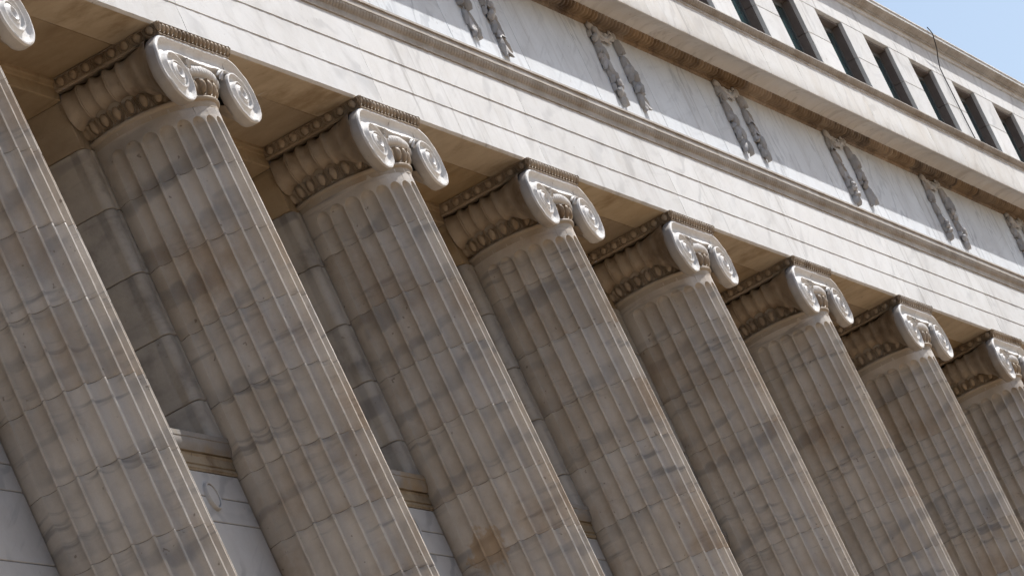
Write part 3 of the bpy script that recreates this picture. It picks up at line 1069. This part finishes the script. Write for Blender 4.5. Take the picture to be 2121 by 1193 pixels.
def husk(mb, r, z0, ln, w0, w1):
    """bell shaped husk with lobed petals, mouth downwards"""
    rows = []
    lob = r.choice((3, 4, 5)); ph = r.uniform(0, 6)
    for i in range(9):
        t = i / 8
        w = w0 + (w1 - w0) * t ** 1.6
        row = []
        for k in range(17):
            a = PI * k / 16
            g = 1 - 0.26 * (0.3 + 0.7 * t) * abs(math.cos(lob * a + ph)) ** 4
            row.append((-w * math.cos(a) * g, -0.006 - 0.95 * w * math.sin(a) * g * 0.8, z0 - ln * t - 0.035 * t * abs(math.sin(lob * a + ph))))
        rows.append(row)
    mb.grid(rows)

def cluster(seed):
    r = random.Random(seed)
    mb = MB()
    kind = (0, 1, 0, 1, 2, 0, 1)[seed - 1]
    if kind == 0:
        husk(mb, r, 0.04, 0.17, 0.035, 0.10)
        for sx in (-1, 1):
            leaf(mb, 0.03 * sx, 0.02, sx * r.uniform(18, 34), 0.16, 0.026, 0.02, 0.04)
    elif kind == 1:
        for k in range(9):
            sx = (-1, 1, 0)[k % 3]
            leaf(mb, 0.022 * sx + r.uniform(-.01, .01), 0.05 - 0.035 * (k // 3), sx * r.uniform(22, 48) + r.uniform(-6, 6), r.uniform(.10, .15), r.uniform(.022, .032),
                 0.02 + 0.03 * (sx == 0) + 0.008 * (k // 3), r.uniform(.03, .045))
    else:
        for k in range(6):
            ball(mb, r.uniform(-.07, .07), -0.045 - r.uniform(0, .03), 0.02 - 0.022 * k + r.uniform(-.01, .01), r.uniform(.030, .046))
        for sx in (-1, 1):
            leaf(mb, 0.05 * sx, 0.03, sx * r.uniform(20, 60), 0.12, 0.026, 0.01, 0.04)
            leaf(mb, 0.03 * sx, -0.08, sx * r.uniform(5, 30), 0.13, 0.028, 0.02, 0.045)
    roughen(mb, 0.005, 26, seed)
    return fix(mb.mesh("leaf_cluster", M_GARL, 32))
CLM = [cluster(s) for s in (1, 2, 3, 4, 5, 6, 7)]

def tube(mb, pts, r, n=8, flat=1.0):
    rows = []
    for i, p in enumerate(pts):
        a = Vector(pts[max(0, i - 1)]); b_ = Vector(pts[min(len(pts) - 1, i + 1)])
        d = (b_ - a).normalized()
        u = d.cross(Vector((0, 1, 0)))
        if u.length < 1e-4: u = Vector((1, 0, 0))
        u.normalize(); w = d.cross(u)
        rows.append([tuple(Vector(p) + u * r * math.cos(2 * PI * k / n) + w * r * flat * math.sin(2 * PI * k / n)) for k in range(n)])
    mb.grid(rows, closed=True)

bow = MB()
tube(bow, [(-0.40 + 0.80 * k / 16, -0.035 - 0.02 * math.sin(PI * k / 16), 0.87 - 0.075 * math.sin(PI * k / 16) + 0.012 * math.sin(3 * PI * k / 16)) for k in range(17)], 0.022)
for sx in (-1, 1):
    for (ox, oz, rx, rz) in ((0.13, 0.815, 0.085, 0.045), (0.32, 0.865, 0.075, 0.042)):
        tube(bow, [(sx * (ox + rx * math.cos(2 * PI * k / 16)), -0.045, oz + rz * math.sin(2 * PI * k / 16)) for k in range(17)], 0.015)
    ball(bow, sx * 0.42, -0.035, 0.875, 0.045)
    tube(bow, [(sx * 0.40, -0.03, 0.86), (sx * 0.47, -0.04, 0.80), (sx * 0.44, -0.03, 0.72), (sx * 0.49, -0.03, 0.66)], 0.014)
ball(bow, 0, -0.05, 0.80, 0.04)
roughen(bow, 0.006, 16, 4)
bow.v = [(x * 0.86, y * 0.6, z) for x, y, z in bow.v]
bow_me = fix(bow.mesh("ribbon_bow", M_GARL, 60))
GL = [(8, "leftmost carved garland pair on the frieze, its upper part cut off by the top edge"),
      (12, "second carved garland pair from the left, hanging on the frieze above the fifth column"),
      (16, "third carved garland pair from the left, hanging on the frieze above the sixth column"),
      (20, "fourth carved garland pair from the left, hanging on the frieze above the seventh column"),
      (24, "fifth carved garland pair from the left, hanging above the rightmost column"),
      (28, "carved garland pair cut off by the right edge of the picture")]
for gi, (gx, lab) in enumerate(GL):
    r = random.Random(100 + gi)
    g = empty("carved_garland", lab, "garland", (gx + 0.05, 0.05, 1.03), "carved garland pairs along the frieze")
    add("ribbon_bow", bow_me, g)
    for sx in (-1, 1):
        z = 0.80
        k = 0
        while z > 0.17:
            o = add("leaf_cluster", CLM[r.randrange(7)], g, (sx * 0.365 + r.uniform(-.018, .018), 0.0, z))
            s = r.uniform(0.85, 1.15) * (1.0 if k not in (0,) else 0.85)
            o.scale = (s * r.choice((-1, 1)) * 0.84, r.uniform(0.6, 0.85), s * 0.95)
            o.rotation_euler = (0, r.uniform(-0.18, 0.18), 0)
            z -= r.uniform(0.125, 0.15); k += 1

# ------------------------------------------------------------------ cable over the attic
cb = MB()
pts = [(26.62, -0.288, 4.055), (26.69, -0.292, 4.02), (26.74, -0.292, 3.985), (26.80, -0.27, 3.93), (26.90, -0.235, 3.85), (26.98, -0.18, 3.75), (27.03, -0.146, 3.66),
       (27.03, -0.145, 3.55), (27.035, -0.145, 3.40), (27.04, -0.145, 3.20), (27.043, -0.145, 3.0), (27.06, -0.145, 2.80), (27.08, -0.145, 2.60), (27.08, -0.145, 2.47)]
tube(cb, pts, 0.0062, 8)
cbm = fix(cb.mesh("hanging_cable", M_CABLE, 60))
o = add("hanging_cable", cbm)
o["label"] = "thin black cable hanging from the roof edge down between two attic windows"
o["category"] = "cable"
o["kind"] = "thing"
